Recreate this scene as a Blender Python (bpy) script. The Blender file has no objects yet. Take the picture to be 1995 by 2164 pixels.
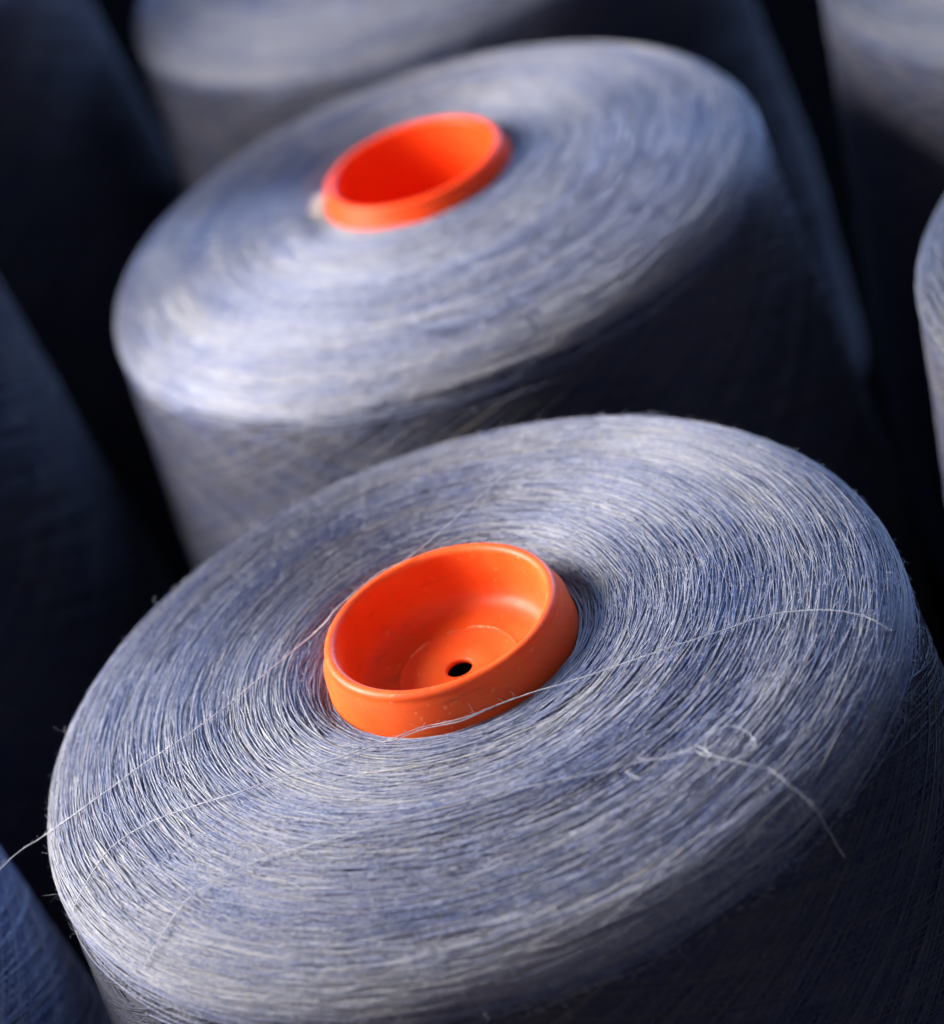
import bpy, math
import numpy as np
from mathutils import Matrix, Vector

U = 0.026                       # one model unit = outer radius of the plastic tube's lip, in metres
sc = bpy.context.scene
COL = sc.collection

# ------------------------------------------------------------------ camera
CX, CY, CZ, PITCH, ROLL, FPX = 0.5504, -17.9362, 12.3645, 0.5578, -0.3601, 2651.6
cp, sp = math.cos(PITCH), math.sin(PITCH)
fw = Vector((0, cp, -sp)); up0 = Vector((0, sp, cp)); rt0 = Vector((1, 0, 0))
rt = math.cos(ROLL) * rt0 + math.sin(ROLL) * up0
up = -math.sin(ROLL) * rt0 + math.cos(ROLL) * up0
cd = bpy.data.cameras.new('camera'); cam = bpy.data.objects.new('camera', cd); COL.objects.link(cam)
M = Matrix.Identity(4)
for i in range(3):
    M[i][0], M[i][1], M[i][2] = rt[i], up[i], -fw[i]
M[0][3], M[1][3], M[2][3] = CX * U, CY * U, CZ * U
cam.matrix_world = M
cd.sensor_fit = 'HORIZONTAL'; cd.sensor_width = 36.0
cd.lens = FPX / 944 * 36.0
cd.clip_start = 0.02; cd.clip_end = 50
cd.dof.use_dof = True
cd.dof.focus_distance = (Vector((-0.9, -0.6, 0.1)) - Vector((CX, CY, CZ))).dot(fw) * U
cd.dof.aperture_fstop = 9.5
sc.camera = cam

# ------------------------------------------------------------------ world, lamps, exposure
w = bpy.data.worlds.new('World'); sc.world = w; w.use_nodes = True
bg = w.node_tree.nodes['Background']
bg.inputs['Color'].default_value = (0.62, 0.72, 1.0, 1); bg.inputs['Strength'].default_value = 0.22

def area(name, aim, direction, dist, size, power, color, spread=180):
    l = bpy.data.lights.new(name, 'AREA'); l.shape = 'RECTANGLE'; l.size, l.size_y = size
    l.energy = power; l.color = color; l.spread = math.radians(spread)
    o = bpy.data.objects.new(name, l); COL.objects.link(o)
    d = Vector(direction).normalized()
    o.location = Vector(aim) * U + d * dist
    o.rotation_euler = d.to_track_quat('Z', 'Y').to_euler()
    return o
area('window_light', (-3.0, 4.6, 0), (-0.38, 0.07, 0.255), 0.50, (0.30, 0.36), 3.2, (1.0, 0.955, 0.88), 72)
area('blue_rim_fill', (0, 5, 0), (0.48, 0.78, 0.28), 2.0, (0.9, 0.7), 36, (0.36, 0.56, 1.0))  # added rim light for the blue cone edges; no window known there
area('warm_front_fill', (0, 3, 0), (-0.62, -0.62, 0.40), 1.5, (0.8, 0.7), 2.2, (1.0, 0.70, 0.48))  # added warm fill, stands in for bounce from the front left

vs = sc.view_settings
vs.view_transform = 'Standard'; vs.look = 'None'; vs.exposure = 0.0; vs.gamma = 1.0
sc.cycles.max_bounces = 5; sc.cycles.diffuse_bounces = 3; sc.cycles.glossy_bounces = 2
sc.cycles.use_adaptive_sampling = True; sc.cycles.adaptive_threshold = 0.02
try:
    sc.cycles.use_denoising = True
except Exception:
    pass

# ------------------------------------------------------------------ materials
def nodes_of(m):
    m.use_nodes = True
    nt = m.node_tree
    return nt, nt.nodes, nt.links, nt.nodes['Principled BSDF']

def yarn_material(name, pale, blue, rough=0.5, ior=1.6, sheen=0.4):
    m = bpy.data.materials.new(name); nt, N, L, b = nodes_of(m)
    tc = N.new('ShaderNodeTexCoord')
    at = N.new('ShaderNodeAttribute'); at.attribute_name = 'tint'
    n1 = N.new('ShaderNodeTexNoise'); n1.inputs['Scale'].default_value = 30 / U; n1.inputs['Detail'].default_value = 2
    n2 = N.new('ShaderNodeTexNoise'); n2.inputs['Scale'].default_value = 1.5 / U; n2.inputs['Detail'].default_value = 3
    for n in (n1, n2): L.new(tc.outputs['Object'], n.inputs['Vector'])
    a1 = N.new('ShaderNodeMath'); a1.operation = 'MULTIPLY_ADD'
    L.new(n1.outputs['Fac'], a1.inputs[0]); a1.inputs[1].default_value = 2.0; a1.inputs[2].default_value = -0.85
    a2 = N.new('ShaderNodeMath'); a2.operation = 'MULTIPLY_ADD'
    L.new(n2.outputs['Fac'], a2.inputs[0]); a2.inputs[1].default_value = 0.7; L.new(a1.outputs[0], a2.inputs[2])
    a3 = N.new('ShaderNodeMath'); a3.operation = 'ADD'
    sep = N.new('ShaderNodeSeparateColor'); L.new(at.outputs['Color'], sep.inputs[0])
    L.new(a2.outputs[0], a3.inputs[0]); L.new(sep.outputs[0], a3.inputs[1])
    a4 = N.new('ShaderNodeMath'); a4.operation = 'MULTIPLY'; a4.inputs[1].default_value = 0.5; a4.use_clamp = True
    L.new(a3.outputs[0], a4.inputs[0])
    mx = N.new('ShaderNodeMix'); mx.data_type = 'RGBA'
    mx.inputs['A'].default_value = (*blue, 1); mx.inputs['B'].default_value = (*pale, 1)
    L.new(a4.outputs[0], mx.inputs['Factor'])
    L.new(mx.outputs['Result'], b.inputs['Base Color'])
    b.inputs['Roughness'].default_value = rough
    b.inputs['IOR'].default_value = ior
    b.inputs['Sheen Weight'].default_value = sheen
    b.inputs['Sheen Roughness'].default_value = 0.4
    b.inputs['Sheen Tint'].default_value = (0.75, 0.8, 1.0, 1)
    return m

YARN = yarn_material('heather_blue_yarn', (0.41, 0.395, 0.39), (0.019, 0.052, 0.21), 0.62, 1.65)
SHADED_FLANK = yarn_material('shaded_flank_yarn', (0.088, 0.079, 0.078), (0.009, 0.020, 0.080), 0.60, 1.4, 0.18)  # same yarn as the face, darkened to put shade on the side walls
DIMMED_YARN = yarn_material('dimmed_heather_yarn', (0.19, 0.185, 0.19), (0.020, 0.042, 0.13), 0.62, 1.5)  # blue yarn darkened so the right-hand cones look dimly lit
BLUE_FLANK = yarn_material('blue_heather_yarn', (0.60, 0.64, 0.78), (0.036, 0.09, 0.38), 0.55, 1.6, 0.3)
LOOSE = yarn_material('pale_loose_yarn', (0.66, 0.64, 0.66), (0.30, 0.33, 0.44))
FUZZ = yarn_material('pale_fibre', (0.62, 0.62, 0.70), (0.35, 0.38, 0.52))

def plastic_material(name, col, wear, rough, specks, grime):
    m = bpy.data.materials.new(name); nt, N, L, b = nodes_of(m)
    tc = N.new('ShaderNodeTexCoord')
    n = N.new('ShaderNodeTexNoise'); n.inputs['Scale'].default_value = 2.2 / U; n.inputs['Detail'].default_value = 6
    L.new(tc.outputs['Object'], n.inputs['Vector'])
    r = N.new('ShaderNodeValToRGB'); r.color_ramp.elements[0].position = 0.35; r.color_ramp.elements[1].position = 0.75
    r.color_ramp.elements[0].color = (*col, 1); r.color_ramp.elements[1].color = (*wear, 1)
    L.new(n.outputs['Fac'], r.inputs[0])
    ns = N.new('ShaderNodeTexNoise'); ns.inputs['Scale'].default_value = 14 / U; ns.inputs['Detail'].default_value = 2
    L.new(tc.outputs['Object'], ns.inputs['Vector'])
    rs = N.new('ShaderNodeValToRGB'); rs.color_ramp.elements[0].position = 0.67; rs.color_ramp.elements[1].position = 0.73
    L.new(ns.outputs['Fac'], rs.inputs[0])
    sm = N.new('ShaderNodeMath'); sm.operation = 'MULTIPLY'; sm.inputs[1].default_value = specks; L.new(rs.outputs[0], sm.inputs[0])
    m1 = N.new('ShaderNodeMix'); m1.data_type = 'RGBA'; m1.inputs['B'].default_value = (0.85, 0.45, 0.25, 1)
    L.new(sm.outputs[0], m1.inputs['Factor']); L.new(r.outputs[0], m1.inputs['A'])
    # thin smears of grime round the lip, worn in by handling
    mpg = N.new('ShaderNodeMapping'); mpg.inputs['Scale'].default_value = (1, 1, 7); L.new(tc.outputs['Object'], mpg.inputs['Vector'])
    ng = N.new('ShaderNodeTexNoise'); ng.inputs['Scale'].default_value = 2.6 / U; ng.inputs['Detail'].default_value = 7; ng.inputs['Roughness'].default_value = 0.65
    L.new(mpg.outputs[0], ng.inputs['Vector'])
    rg = N.new('ShaderNodeValToRGB'); rg.color_ramp.elements[0].position = 0.56; rg.color_ramp.elements[1].position = 0.72
    L.new(ng.outputs['Fac'], rg.inputs[0])
    gm = N.new('ShaderNodeMath'); gm.operation = 'MULTIPLY'; gm.inputs[1].default_value = grime; L.new(rg.outputs[0], gm.inputs[0])
    m2 = N.new('ShaderNodeMix'); m2.data_type = 'RGBA'; m2.inputs['B'].default_value = (0.16, 0.05, 0.03, 1)
    L.new(gm.outputs[0], m2.inputs['Factor']); L.new(m1.outputs['Result'], m2.inputs['A'])
    L.new(m2.outputs['Result'], b.inputs['Base Color'])
    mp = N.new('ShaderNodeMapRange'); mp.inputs['To Min'].default_value = rough - 0.08; mp.inputs['To Max'].default_value = rough + 0.14
    n3 = N.new('ShaderNodeTexNoise'); n3.inputs['Scale'].default_value = 9 / U; n3.inputs['Detail'].default_value = 4
    L.new(tc.outputs['Object'], n3.inputs['Vector'])
    L.new(n3.outputs['Fac'], mp.inputs['Value']); L.new(mp.outputs[0], b.inputs['Roughness'])
    bp = N.new('ShaderNodeBump'); bp.inputs['Strength'].default_value = 0.12; bp.inputs['Distance'].default_value = 0.0004
    L.new(n3.outputs['Fac'], bp.inputs['Height']); L.new(bp.outputs[0], b.inputs['Normal'])
    b.inputs['Subsurface Weight'].default_value = 0.22; b.inputs['Specular IOR Level'].default_value = 0.32
    b.inputs['Subsurface Radius'].default_value = (1.0, 0.25, 0.05); b.inputs['Subsurface Scale'].default_value = 0.005
    return m
ORANGE = plastic_material('worn_orange_plastic', (0.78, 0.085, 0.010), (0.80, 0.125, 0.020), 0.45, 0.28, 0.34)
ORANGE_NEW = plastic_material('bright_orange_plastic', (0.82, 0.055, 0.003), (0.84, 0.07, 0.005), 0.46, 0.1, 0.14)

def plain(name, col, rough):
    m = bpy.data.materials.new(name); nt, N, L, b = nodes_of(m)
    tc = N.new('ShaderNodeTexCoord'); n = N.new('ShaderNodeTexNoise'); n.inputs['Scale'].default_value = 60; n.inputs['Detail'].default_value = 5
    L.new(tc.outputs['Object'], n.inputs['Vector'])
    mx = N.new('ShaderNodeMix'); mx.data_type = 'RGBA'
    mx.inputs['A'].default_value = (*[c * 0.7 for c in col], 1); mx.inputs['B'].default_value = (*[c * 1.3 for c in col], 1)
    L.new(n.outputs['Fac'], mx.inputs['Factor']); L.new(mx.outputs['Result'], b.inputs['Base Color'])
    b.inputs['Roughness'].default_value = rough; b.inputs['Specular IOR Level'].default_value = 0.0
    return m
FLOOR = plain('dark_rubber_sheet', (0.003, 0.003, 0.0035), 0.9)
SCRATCH = plain('scuffed_plastic', (0.85, 0.42, 0.22), 0.6)
LINT = plain('white_lint', (0.72, 0.70, 0.68), 0.9)

# ------------------------------------------------------------------ mesh helpers
def mesh_from(name, V, F, mat, tint=None, smooth=True):
    """V: n x 3 in model units, F: quads (m x 4) array"""
    me = bpy.data.meshes.new(name)
    V = np.asarray(V, np.float32) * U; F = np.asarray(F, np.int32)
    n, m, k = len(V), len(F), F.shape[1]
    me.vertices.add(n); me.vertices.foreach_set('co', V.ravel())
    me.loops.add(m * k); me.loops.foreach_set('vertex_index', F.ravel())
    me.polygons.add(m)
    me.polygons.foreach_set('loop_start', np.arange(0, m * k, k, dtype=np.int32))
    me.polygons.foreach_set('loop_total', np.full(m, k, np.int32))
    me.polygons.foreach_set('use_smooth', np.full(m, smooth, bool))
    if tint is not None:
        a = me.color_attributes.new('tint', 'FLOAT_COLOR', 'POINT')
        c = np.ones((n, 4), np.float32); c[:, :3] = np.asarray(tint, np.float32)[:, None]
        a.data.foreach_set('color', c.ravel())
    me.update(); me.validate(); me.materials.append(mat)
    return me

def link(name, me, parent=None):
    o = bpy.data.objects.new(name, me); COL.objects.link(o); o.parent = parent
    return o

def lathe(profile, nphi, fn=None):
    """closed-in-phi surface of revolution of (r, z) points"""
    P = np.asarray(profile, float); k = len(P)
    ph = np.linspace(0, 2 * np.pi, nphi, endpoint=False)
    R = np.repeat(P[None, :, 0], nphi, 0); Z = np.repeat(P[None, :, 1], nphi, 0)
    V = np.stack([R * np.cos(ph)[:, None], R * np.sin(ph)[:, None], Z], -1).reshape(-1, 3)
    i = np.arange(nphi)[:, None]; j = np.arange(k - 1)[None, :]
    a = i * k + j; b = ((i + 1) % nphi) * k + j
    F = np.stack([a, b, b + 1, a + 1], -1).reshape(-1, 4)
    return V, F

def tubes(paths, rad, sides=4):
    """paths: n x s x 3 (equal length strands), rad: n or n x s  -> V, F"""
    P = np.asarray(paths, float); n, s, _ = P.shape
    T = np.gradient(P, axis=1); T /= np.linalg.norm(T, axis=2, keepdims=True) + 1e-12
    ref = np.broadcast_to(np.array([0.03, 0.05, 1.0]), T.shape)
    alt = np.broadcast_to(np.array([1.0, 0.2, 0.0]), T.shape)
    ref = np.where(np.abs(T[..., 2:3]) > 0.9, alt, ref)
    A = np.cross(T, ref); A /= np.linalg.norm(A, axis=2, keepdims=True) + 1e-12
    B = np.cross(A, T)
    rad = np.asarray(rad, float)
    if rad.ndim == 1: rad = np.repeat(rad[:, None], s, 1)
    th = np.arange(sides) / sides * 2 * np.pi
    V = P[:, :, None, :] + rad[:, :, None, None] * (A[:, :, None, :] * np.cos(th)[None, None, :, None] + B[:, :, None, :] * np.sin(th)[None, None, :, None])
    V = V.reshape(-1, 3)
    base = (np.arange(n)[:, None, None] * s + np.arange(s - 1)[None, :, None]) * sides
    q = np.arange(sides)[None, None, :]; q2 = (q + 1) % sides
    F = np.stack([base + q, base + q2, base + sides + q2, base + sides + q], -1).reshape(-1, 4)
    return V, F

# ------------------------------------------------------------------ yarn package profile (r, z) by arc length s
R_IN, R_SH, TAP, Z_BASE = 1.06, 3.70, 0.090, -8.5
def set_profile(dip):
    """end face (dished by 'dip' where it meets the tube), rounded shoulder, tapered flank"""
    global PROF, SARC, S_FACE, S_SIDE, S_MAX, NOR
    pts = []
    for t in np.linspace(0, 1, 60):
        r = R_IN + (R_SH - 0.27 - R_IN) * t
        z = 0.12 - dip * math.exp(-t / 0.13) - 0.28 * t ** 2.1
        pts.append((r, z))
    r0, z0 = pts[-1]
    rr = 0.37; a0 = math.radians(74)
    for a in np.linspace(a0, -math.radians(5), 24)[1:]:
        pts.append((r0 + rr * (math.cos(a) - math.cos(a0)), z0 + rr * (math.sin(a) - math.sin(a0))))
    r1, z1 = pts[-1]
    for t in np.linspace(0, 1, 40)[1:]:
        z = z1 + (Z_BASE - z1) * t
        pts.append((r1 + TAP * min(z1 - z, 4.8), z))
    PROF = np.array(pts); SARC = np.concatenate([[0], np.cumsum(np.hypot(*np.diff(PROF, axis=0).T))])
    S_FACE, S_SIDE, S_MAX = SARC[59], SARC[82], SARC[-1]
    TAN = np.gradient(PROF, SARC, axis=0); TAN /= np.linalg.norm(TAN, axis=1, keepdims=True)
    NOR = np.stack([-TAN[:, 1], TAN[:, 0]], -1)      # outward/upward normal of the profile
    NOR *= np.sign(NOR[0, 1])

def waves(s, ph, seed):
    """slow build-up ridges of the winding: concentric, fading in and out round the cone"""
    g = np.random.default_rng(seed); h = np.zeros(np.broadcast(s, ph).shape)
    for k in range(7):
        f = g.uniform(2.2, 9.0); a = 0.026 / (1 + 0.22 * f); p = g.uniform(0, 6.28); q = g.uniform(0, 6.28); m = g.integers(1, 3)
        h = h + a * np.sin(f * s + p + 0.5 * np.sin(ph + q)) * (0.6 + 0.4 * np.cos(m * ph + q))
    return h

def surf(s, ph, h, seed):
    r = np.interp(s, SARC, PROF[:, 0]); z = np.interp(s, SARC, PROF[:, 1])
    nr = np.interp(s, SARC, NOR[:, 0]); nz = np.interp(s, SARC, NOR[:, 1])
    fade = np.clip((s - 0.02) / 0.15, 0, 1) * (1 - 0.85 * np.clip((s - S_FACE) / 0.6, 0, 1))
    hh = h + waves(s, ph, seed) * fade
    r = r + nr * hh; z = z + nz * hh
    return np.stack([r * np.cos(ph), r * np.sin(ph), z], -1)

def body_mesh(seed):
    ss = np.concatenate([np.linspace(0, S_SIDE, 110), np.linspace(S_SIDE, S_MAX, 30)[1:]])
    nph = 200; ph = np.linspace(0, 2 * np.pi, nph, endpoint=False)
    Sg, Pg = np.meshgrid(ss, ph); k = len(ss)
    V = surf(Sg, Pg, np.full(Sg.shape, -0.012), seed).reshape(-1, 3)
    i = np.arange(nph)[:, None]; j = np.arange(k - 1)[None, :]
    a = i * k + j; b = ((i + 1) % nph) * k + j
    F = np.stack([a, a + 1, b + 1, b], -1).reshape(-1, 4)
    me = mesh_from('yarn_body', V, F, YARN, np.full(len(V), 0.0))
    me.materials.append(SHADED_FLANK)
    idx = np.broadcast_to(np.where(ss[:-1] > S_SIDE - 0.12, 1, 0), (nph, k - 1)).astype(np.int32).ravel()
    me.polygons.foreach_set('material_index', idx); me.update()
    return me

def face_threads(seed, n, nseg, rad, sides):
    """the arcs where the yarn turns back on the end face: each rises out of the winding, runs round and dives in again"""
    g = np.random.default_rng(seed)
    u = g.random(n)
    rr = np.sqrt((R_IN + 0.02) ** 2 + u * ((R_SH) ** 2 - (R_IN + 0.02) ** 2))   # even by area
    s0 = np.interp(rr, PROF[:83, 0], SARC[:83]) + g.normal(0, 0.01, n)
    s0 = np.clip(s0, 0.015, S_SIDE - 0.15)
    over = g.random(n) < 0.065                         # the outermost turns slip over the shoulder and thin out
    s0 = np.where(over, S_SIDE - 0.24 + np.abs(g.normal(0, 0.16, n)), s0)
    rr = np.interp(s0, SARC, PROF[:, 0])
    half = g.uniform(0.10, 0.40, n) * np.clip(2.6 / np.maximum(rr, 1.2), 0.8, 1.8)
    ph0 = g.uniform(0, 2 * np.pi, n)
    t = np.linspace(-1, 1, nseg)
    ph = ph0[:, None] + half[:, None] * t
    sgn = np.abs(g.normal(0.05, 0.045, n))
    tilt = g.normal(0, 0.030, n)
    wob = g.normal(0, 0.004, n)
    s = s0[:, None] + sgn[:, None] * t ** 2 + tilt[:, None] * t + wob[:, None] * np.sin(t * g.uniform(4, 11, n)[:, None] + g.uniform(0, 6, n)[:, None])
    s = np.maximum(s, 0.012)
    top = g.uniform(-0.010, 0.024, n)
    h = top[:, None] - 0.034 * np.abs(t) ** 2.5
    P = surf(s, ph, h, 7)
    r = rad * g.uniform(0.75, 1.25, n)
    V, F = tubes(P, r, sides)
    band = sum(a * np.sin(f * s0 + p + 1.3 * np.sin(m * ph0 + q)) for a, f, p, m, q in ((0.13, 3.1, 0.4, 1, 1.0), (0.12, 6.7, 2.2, 1, 4.0), (0.09, 14.0, 1.0, 2, 0.5)))
    tint = np.repeat(np.clip(g.normal(0.20, 0.18, n) + band - 0.45 * np.clip((s0 - S_SIDE + 0.2) / 0.4, 0, 1) + (g.random(n) < 0.28) * 0.5, -0.1, 1.4), nseg * sides)  # tint drops past the shoulder, easing into the shade-coloured flank
    return V, F, tint

def side_threads(seed, n, nseg, rad, sides):
    """cross-wound helices on the flank, each turning back just over the shoulder"""
    g = np.random.default_rng(seed)
    ph0 = g.uniform(0, 2 * np.pi, n); peak = S_SIDE - 0.22 + np.abs(g.normal(0, 0.12, n))
    dirn = np.where(np.arange(n) % 2, 1.0, -1.0)
    slope = np.tan(np.radians(g.normal(24, 3, n)))           # rise per arc length
    t = np.linspace(0, 1, nseg)[None, :] ** 1.15
    L = (S_MAX - peak)[:, None] * t                           # distance down the flank
    soft = 0.35
    arc = (np.sqrt(L ** 2 + 2 * soft * L)) / slope[:, None]
    rm = 3.95
    ph = ph0[:, None] + dirn[:, None] * arc / rm
    s = np.minimum(peak[:, None] + L, S_MAX)
    h = g.uniform(-0.010, 0.010, n)[:, None] + 0.006 * np.sin(t * 30 + g.uniform(0, 6, n)[:, None]) - 0.04 * np.clip(1 - t / 0.06, 0, 1) ** 2
    P = surf(s, ph, h, 7)
    V, F = tubes(P, rad * g.uniform(0.75, 1.25, n), sides)
    band = 0.22 * np.sin(7 * ph0 + dirn) + 0.20 * np.sin(17 * ph0 + 2 * dirn) + 0.15 * np.sin(41 * ph0)
    tint = np.repeat(np.clip(g.normal(0.22, 0.18, n) + band + (g.random(n) < 0.16) * 0.9, -0.1, 1.5), nseg * sides)
    return V, F, tint

def fuzz(seed, n, s_hi, length, rad):
    g = np.random.default_rng(seed)
    s0 = np.sqrt(g.random(n)) * s_hi; ph0 = g.uniform(0, 2 * np.pi, n)
    k = 5; t = np.linspace(0, 1, k)[None, :]
    ln = length * g.lognormal(0, 0.42, n)[:, None]
    r = np.interp(s0, SARC, PROF[:, 0])[:, None]
    ang = g.uniform(0, 2 * np.pi, n)[:, None]; curl = g.normal(0, 2.2, n)[:, None]
    a = ang + curl * t
    du = np.cumsum(np.cos(a), 1) / k * ln; dv = np.cumsum(np.sin(a), 1) / k * ln
    lift = np.abs(g.normal(0, 0.42, n))[:, None] * ln
    h = 0.01 + lift * t * (1.25 - 0.5 * t)
    P = surf(np.clip(s0[:, None] + dv * 0.6, 0, S_MAX), ph0[:, None] + du / r, h, 7)
    V, F = tubes(P, rad * (1 - 0.6 * t) * np.ones((n, 1)), 3)
    return V, F, np.repeat(g.uniform(0.2, 1.0, n), k * 3)

set_profile(0.19)                                # the foreground cone, finest
BODY_FRONT = body_mesh(7)
v, f, t = face_threads(11, 17000, 12, 0.0052, 3); fine_face = mesh_from('face_threads', v, f, YARN, t)
v, f, t = side_threads(31, 1500, 52, 0.0100, 3); side_front = mesh_from('side_threads', v, f, SHADED_FLANK, t)
v, f, t = fuzz(41, 15000, S_SIDE + 0.15, 0.058, 0.0012); fuzz_mesh = mesh_from('fuzz', v, f, FUZZ, t)
set_profile(0.02)                                 # the cones behind share one winding
BODY = body_mesh(7)
v, f, t = face_threads(23, 9500, 10, 0.0062, 3); soft_face = mesh_from('face_threads', v, f, YARN, t)
v, f, t = side_threads(32, 1400, 52, 0.0105, 3); side_mesh = mesh_from('side_threads', v, f, SHADED_FLANK, t)

# ------------------------------------------------------------------ plastic tube
def tube_mesh(lip, mat, depth):
    """lip: height of the lip above the yarn face"""
    z = lip
    prof = [(1.09, -0.9), (1.075, -0.05), (1.055, 0.15)]
    prof += [(1.0 + 0.012 * (1 - k), z - 0.10 + 0.04 * k) for k in np.linspace(0, 1, 3)]
    c = (0.948, z - 0.055); rad = 0.052
    for a in np.linspace(0, math.pi, 12):
        prof.append((c[0] + rad * math.cos(a), c[1] + rad * math.sin(a)))
    d = depth
    prof += [(0.893, z - 0.10), (0.886, z - 0.42 * d), (0.872, z - 0.64 * d), (0.846, z - 0.80 * d), (0.805, z - 0.90 * d), (0.74, z - 0.962 * d), (0.66, z - 0.99 * d), (0.53, z - d)]
    V, F = lathe(prof, 128)
    return mesh_from('tube_wall', V, F, mat)
def tube_floor_mesh(lip, mat, depth):
    z = lip - depth
    prof = [(0.53, z), (0.515, z + 0.004), (0.50, z - 0.002), (0.485, z - 0.008), (0.30, z - 0.010), (0.125, z - 0.010), (0.114, z - 0.018), (0.11, z - 0.05), (0.13, z - 0.06)]
    V, F = lathe(prof, 96)
    return mesh_from('tube_floor', V, F, mat)

# ------------------------------------------------------------------ floor
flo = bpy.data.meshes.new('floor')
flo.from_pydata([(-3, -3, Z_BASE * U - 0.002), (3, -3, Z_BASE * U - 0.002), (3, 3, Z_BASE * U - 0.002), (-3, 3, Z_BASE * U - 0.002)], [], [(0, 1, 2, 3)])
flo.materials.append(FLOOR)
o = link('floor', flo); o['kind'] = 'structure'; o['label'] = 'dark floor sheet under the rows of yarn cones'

# ------------------------------------------------------------------ the cones
TUBES = {}
def yarn_cone(x, y, z, rot, scale, label, hero=False, lip=0.36, mat=None, tall=1.0, flank=None, face=None):
    mat = mat or ORANGE
    e = bpy.data.objects.new('yarn_cone', None); COL.objects.link(e)
    e.empty_display_size = 0.02
    e.location = (x * U, y * U, (Z_BASE + z) * U)
    e.rotation_euler = (0, 0, rot); e.scale = (scale, scale, tall)
    e['label'] = label; e['category'] = 'yarn cone'; e['group'] = 'yarn cones standing in rows'
    def put(name, me, parent, zoff=0.0):
        c = link(name, me, parent); c.location = (0, 0, zoff); return c
    b = put('yarn_body', BODY_FRONT if hero else BODY, e, -Z_BASE * U)
    for nm, me in (('face_threads', fine_face if hero else soft_face), ('side_threads', side_front if hero else side_mesh)) + ((('fuzz', fuzz_mesh),) if hero else ()):
        c = put(nm, me, b); c['kind'] = 'stuff'
        if face and nm == 'face_threads':
            c.material_slots[0].link = 'OBJECT'; c.material_slots[0].material = face
            b.material_slots[0].link = 'OBJECT'; b.material_slots[0].material = face
        if flank and nm == 'side_threads':
            c.material_slots[0].link = 'OBJECT'; c.material_slots[0].material = flank
            b.material_slots[1].link = 'OBJECT'; b.material_slots[1].material = flank
    key = (lip, mat.name, hero)
    if key not in TUBES: dp = 0.545 if hero else 1.3; TUBES[key] = (tube_mesh(lip, mat, dp), tube_floor_mesh(lip, mat, dp))
    tw = put('plastic_tube', TUBES[key][0], e, -Z_BASE * U)
    put('tube_floor', TUBES[key][1], tw)
    return e

front = yarn_cone(0, 0, 0.02, 0.0, 1.0, 'large sharp blue yarn cone in the foreground with worn orange tube and loose threads', True, 0.34)
yarn_cone(1.28, 8.40, 0.08, 2.1, 1.0, 'blue yarn cone with bright orange tube directly behind the foreground cone', False, 0.32, ORANGE_NEW)
yarn_cone(2.56, 17.10, 0.02, 4.0, 1.09, 'blurred pale yarn cone farthest back, cut off by the top edge of the photo', False, 0.34)
yarn_cone(-8.40, 1.3, 0.0, 1.2, 1.0, 'blue yarn cone in the lower left corner with fine threads visible on its side', False, 0.34, None, 1.051, BLUE_FLANK)
yarn_cone(-7.41, 10.2, 0.0, 5.2, 1.0, 'dark navy yarn cone cut off by the left edge at mid height', False, 0.34, None, 1.153)
yarn_cone(-5.78, 18.7, 0.0, 3.3, 1.0, 'dark blurred yarn cone side in the upper left corner', False, 0.34, None, 1.197)
yarn_cone(8.75, 2.4, 0.0, 0.7, 1.0, 'shade-toned blue yarn cone peeking in at the right edge with only its shoulder showing', False, 0.34, None, 1.0, None, DIMMED_YARN)
yarn_cone(10.15, 9.9, 0.0, 2.8, 1.0, 'blurred yarn cone in the upper right corner with its top toned down as shade', False, 0.34, None, 1.0, None, DIMMED_YARN)

# ------------------------------------------------------------------ scuffs inside the foreground tube
front_tube = [c for c in front.children if c.name.startswith('plastic_tube')][0]
def scuff(a0, a1, r, z, width, seed):
    g = np.random.default_rng(seed); n = 26
    a = np.linspace(a0, a1, n); t = np.linspace(0, 1, n)
    wv = width * (0.25 + g.random(n)) * np.sin(np.pi * (0.06 + 0.88 * t)) ** 0.6
    P = np.stack([(r + g.normal(0, 0.004, n)) * np.cos(a), (r + g.normal(0, 0.004, n)) * np.sin(a), np.full(n, z)], -1)[None]
    V, F = tubes(P, wv[None], 5)
    me = mesh_from('scuff_mark', V, F, SCRATCH)
    return link('scuff_mark', me, front_tube)
for a0, a1, wd, sd in ((1.92, 2.36, 0.012, 1), (0.60, 1.22, 0.009, 2), (1.45, 1.6, 0.005, 3)):
    scuff(a0, a1, 0.512, 0.34 - 0.545 + 0.004, wd, sd)

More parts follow.
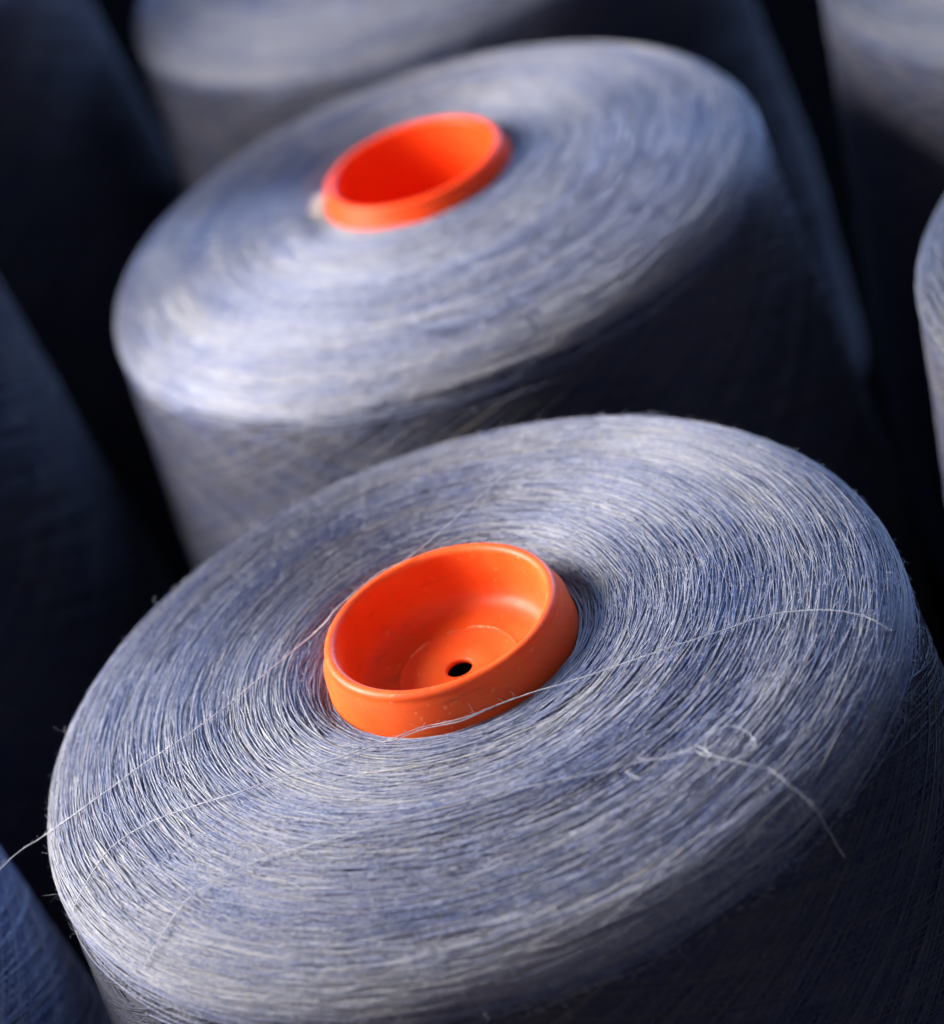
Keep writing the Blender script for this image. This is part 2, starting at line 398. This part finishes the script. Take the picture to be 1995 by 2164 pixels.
# ------------------------------------------------------------------ loose threads lying over the foreground cone
def spline(pts, per=10):
    p = np.asarray(pts, float); p = np.concatenate([[2 * p[0] - p[1]], p, [2 * p[-1] - p[-2]]])
    out = []
    for i in range(1, len(p) - 2):
        t = np.linspace(0, 1, per, endpoint=False)[:, None]
        a, b, c, d = p[i - 1], p[i], p[i + 1], p[i + 2]
        out.append(0.5 * (2 * b + (c - a) * t + (2 * a - 5 * b + 4 * c - d) * t ** 2 + (3 * b - a - 3 * c + d) * t ** 3))
    return np.concatenate(out + [p[-2][None]])
def thread(name, label, strands, seed):
    g = np.random.default_rng(seed); Vs, Fs, off = [], [], 0
    for pts, rad, frizz in strands:
        c = spline(pts); n = len(c); t = np.arange(n)
        c = c + frizz * np.stack([np.sin(t * 0.9 + g.uniform(0, 6)) + g.normal(0, 0.5, n), np.cos(t * 0.7 + g.uniform(0, 6)) + g.normal(0, 0.5, n), np.abs(g.normal(0, 0.6, n))], -1)
        V, F = tubes(c[None], rad * (0.85 + 0.3 * g.random((1, n))), 6)
        Vs.append(V); Fs.append(F + off); off += len(V)
        k = n // 2                                             # fine fibres standing off the thread
        i = g.integers(1, n - 2, k); L = g.uniform(0.015, 0.06, k)
        dd = g.normal(0, 1, (k, 3)); dd /= np.linalg.norm(dd, axis=1, keepdims=True); dd[:, 2] = np.abs(dd[:, 2])
        q = np.linspace(0, 1, 4)[None, :, None]; bend = g.normal(0, 0.5, (k, 1, 3))
        H = c[i][:, None, :] + L[:, None, None] * (dd[:, None, :] * q + bend * q ** 2)
        V, F = tubes(H, np.full(k, 0.0011), 3); Vs.append(V); Fs_h = F + off; off += len(V)
        Fs.append(Fs_h)
    me = mesh_from(name, np.concatenate(Vs), np.concatenate(Fs), LOOSE, np.full(off, 0.6))
    o = link(name, me); o.location = (0, 0, 0)
    o['label'] = label; o['category'] = 'thread'; o['group'] = 'loose threads on the foreground cone'
    return o
thread('loose_thread', 'thin pale thread running from the left edge over the back rim of the orange tube', [([[-4.373, -0.368, -0.33], [-4.12, -0.223, -0.32], [-3.936, -0.106, -0.3], [-3.72, -0.02, -0.3], [-3.299, -0.196, -0.059], [-2.942, -0.141, 0.02], [-2.704, -0.084, 0.066], [-2.371, -0.046, 0.128], [-1.95, 0.144, 0.144], [-1.595, 0.368, 0.15], [-1.356, 0.527, 0.148], [-1.08, 0.62, 0.2], [-0.9, 0.56, 0.33], [-0.8, 0.6, 0.375], [-0.6, 0.74, 0.378], [-0.35, 0.89, 0.378], [-0.08, 0.95, 0.378], [0.35, 1.3, 0.34], [0.9, 1.85, 0.24], [1.5, 2.42, 0.08], [2.09, 2.83, -0.19], [2.45, 2.98, -0.4], [2.7, 2.95, -0.62]], 0.0044, 0.0015)], 1)
thread('loose_thread', 'long pale thread crossing in front of the orange tube and curving down at the right', [([[-3.522, -1.086, -0.319], [-3.409, -1.099, -0.185], [-3.244, -0.988, -0.09], [-3.055, -0.854, -0.035], [-2.785, -0.827, 0.024], [-2.599, -0.866, 0.068], [-2.243, -0.935, 0.106], [-1.895, -1.042, 0.157], [-1.553, -1.021, 0.144], [-1.211, -1.05, 0.139], [-0.791, -1.049, 0.124], [-0.635, -1.072, 0.121], [-0.403, -1.044, 0.102], [-0.104, -1.115, 0.1], [0.198, -1.102, 0.112], [0.498, -1.136, 0.131], [0.794, -1.178, 0.133], [1.154, -1.217, 0.144], [1.605, -1.266, 0.164], [1.991, -1.228, 0.114], [2.364, -1.186, 0.069], [2.605, -1.203, 0.032], [2.899, -1.316, -0.011], [3.102, -1.418, -0.086], [3.202, -1.495, -0.154], [3.276, -1.53, -0.26]], 0.0044, 0.0015), ([[-1.211, -1.05, 0.139], [-0.791, -1.049, 0.124], [-0.635, -1.086, 0.153], [-0.403, -1.058, 0.134], [-0.104, -1.129, 0.132], [0.198, -1.102, 0.112], [0.498, -1.136, 0.131]], 0.0038, 0.0015)], 2)
thread('loose_thread', 'frayed wavy thread with a curled loop on the dark front slope of the foreground cone', [([[-2.986, -2.111, -0.275], [-2.893, -2.119, -0.182], [-2.779, -2.04, -0.113], [-2.627, -1.917, -0.059], [-2.524, -1.878, -0.012], [-2.376, -1.84, 0.013], [-2.112, -1.841, 0.05], [-1.856, -1.845, 0.077], [-1.521, -1.927, 0.112], [-1.191, -2.011, 0.14], [-0.952, -2.068, 0.154], [-0.394, -2.154, 0.164], [0.151, -2.236, 0.147], [0.547, -2.303, 0.121], [0.839, -2.333, 0.089], [1.117, -2.362, 0.066], [1.319, -2.42, 0.054], [1.492, -2.411, 0.071], [1.574, -2.563, 0.059], [1.713, -2.666, 0.017], [1.824, -2.749, -0.019], [1.925, -2.802, -0.058], [1.996, -2.941, -0.109], [2.085, -3.008, -0.244], [2.139, -3.078, -0.374], [2.177, -3.03, -0.598], [2.232, -3.048, -0.9]], 0.0044, 0.002), ([[1.467, -2.412, 0.048], [1.554, -2.538, 0.029], [1.557, -2.402, 0.036], [1.616, -2.336, 0.048], [1.716, -2.295, 0.055], [1.846, -2.341, 0.038], [1.91, -2.453, -0.006], [1.896, -2.556, -0.014], [1.794, -2.608, -0.021], [1.658, -2.587, -0.006], [1.559, -2.495, 0.031]], 0.0042, 0.003), ([[0.937, -2.382, 0.073], [0.967, -2.459, 0.062], [1.036, -2.529, 0.051], [1.12, -2.55, 0.037]], 0.0038, 0.003), ([[1.049, -2.297, 0.072], [1.187, -2.368, 0.052], [1.333, -2.383, 0.052], [1.452, -2.418, 0.041]], 0.0038, 0.004)], 3)

# ------------------------------------------------------------------ a bit of lint caught beside the second tube
g = np.random.default_rng(5); k = 160
dd = g.normal(0, 1, (k, 3)); dd /= np.linalg.norm(dd, axis=1, keepdims=True)
q = np.linspace(0, 1, 5)[None, :, None]
H = g.normal(0, 0.02, (k, 1, 3)) + 0.075 * dd[:, None, :] * q + g.normal(0, 0.05, (k, 1, 3)) * q ** 2
V, F = tubes(H, np.full(k, 0.005), 3)
o = link('lint_tuft', mesh_from('lint_tuft', V, F, LINT)); o.location = (0.17 * U, 8.40 * U, 0.24 * U)
o['label'] = 'small white tuft of lint touching the left of the bright orange tube'; o['category'] = 'lint'
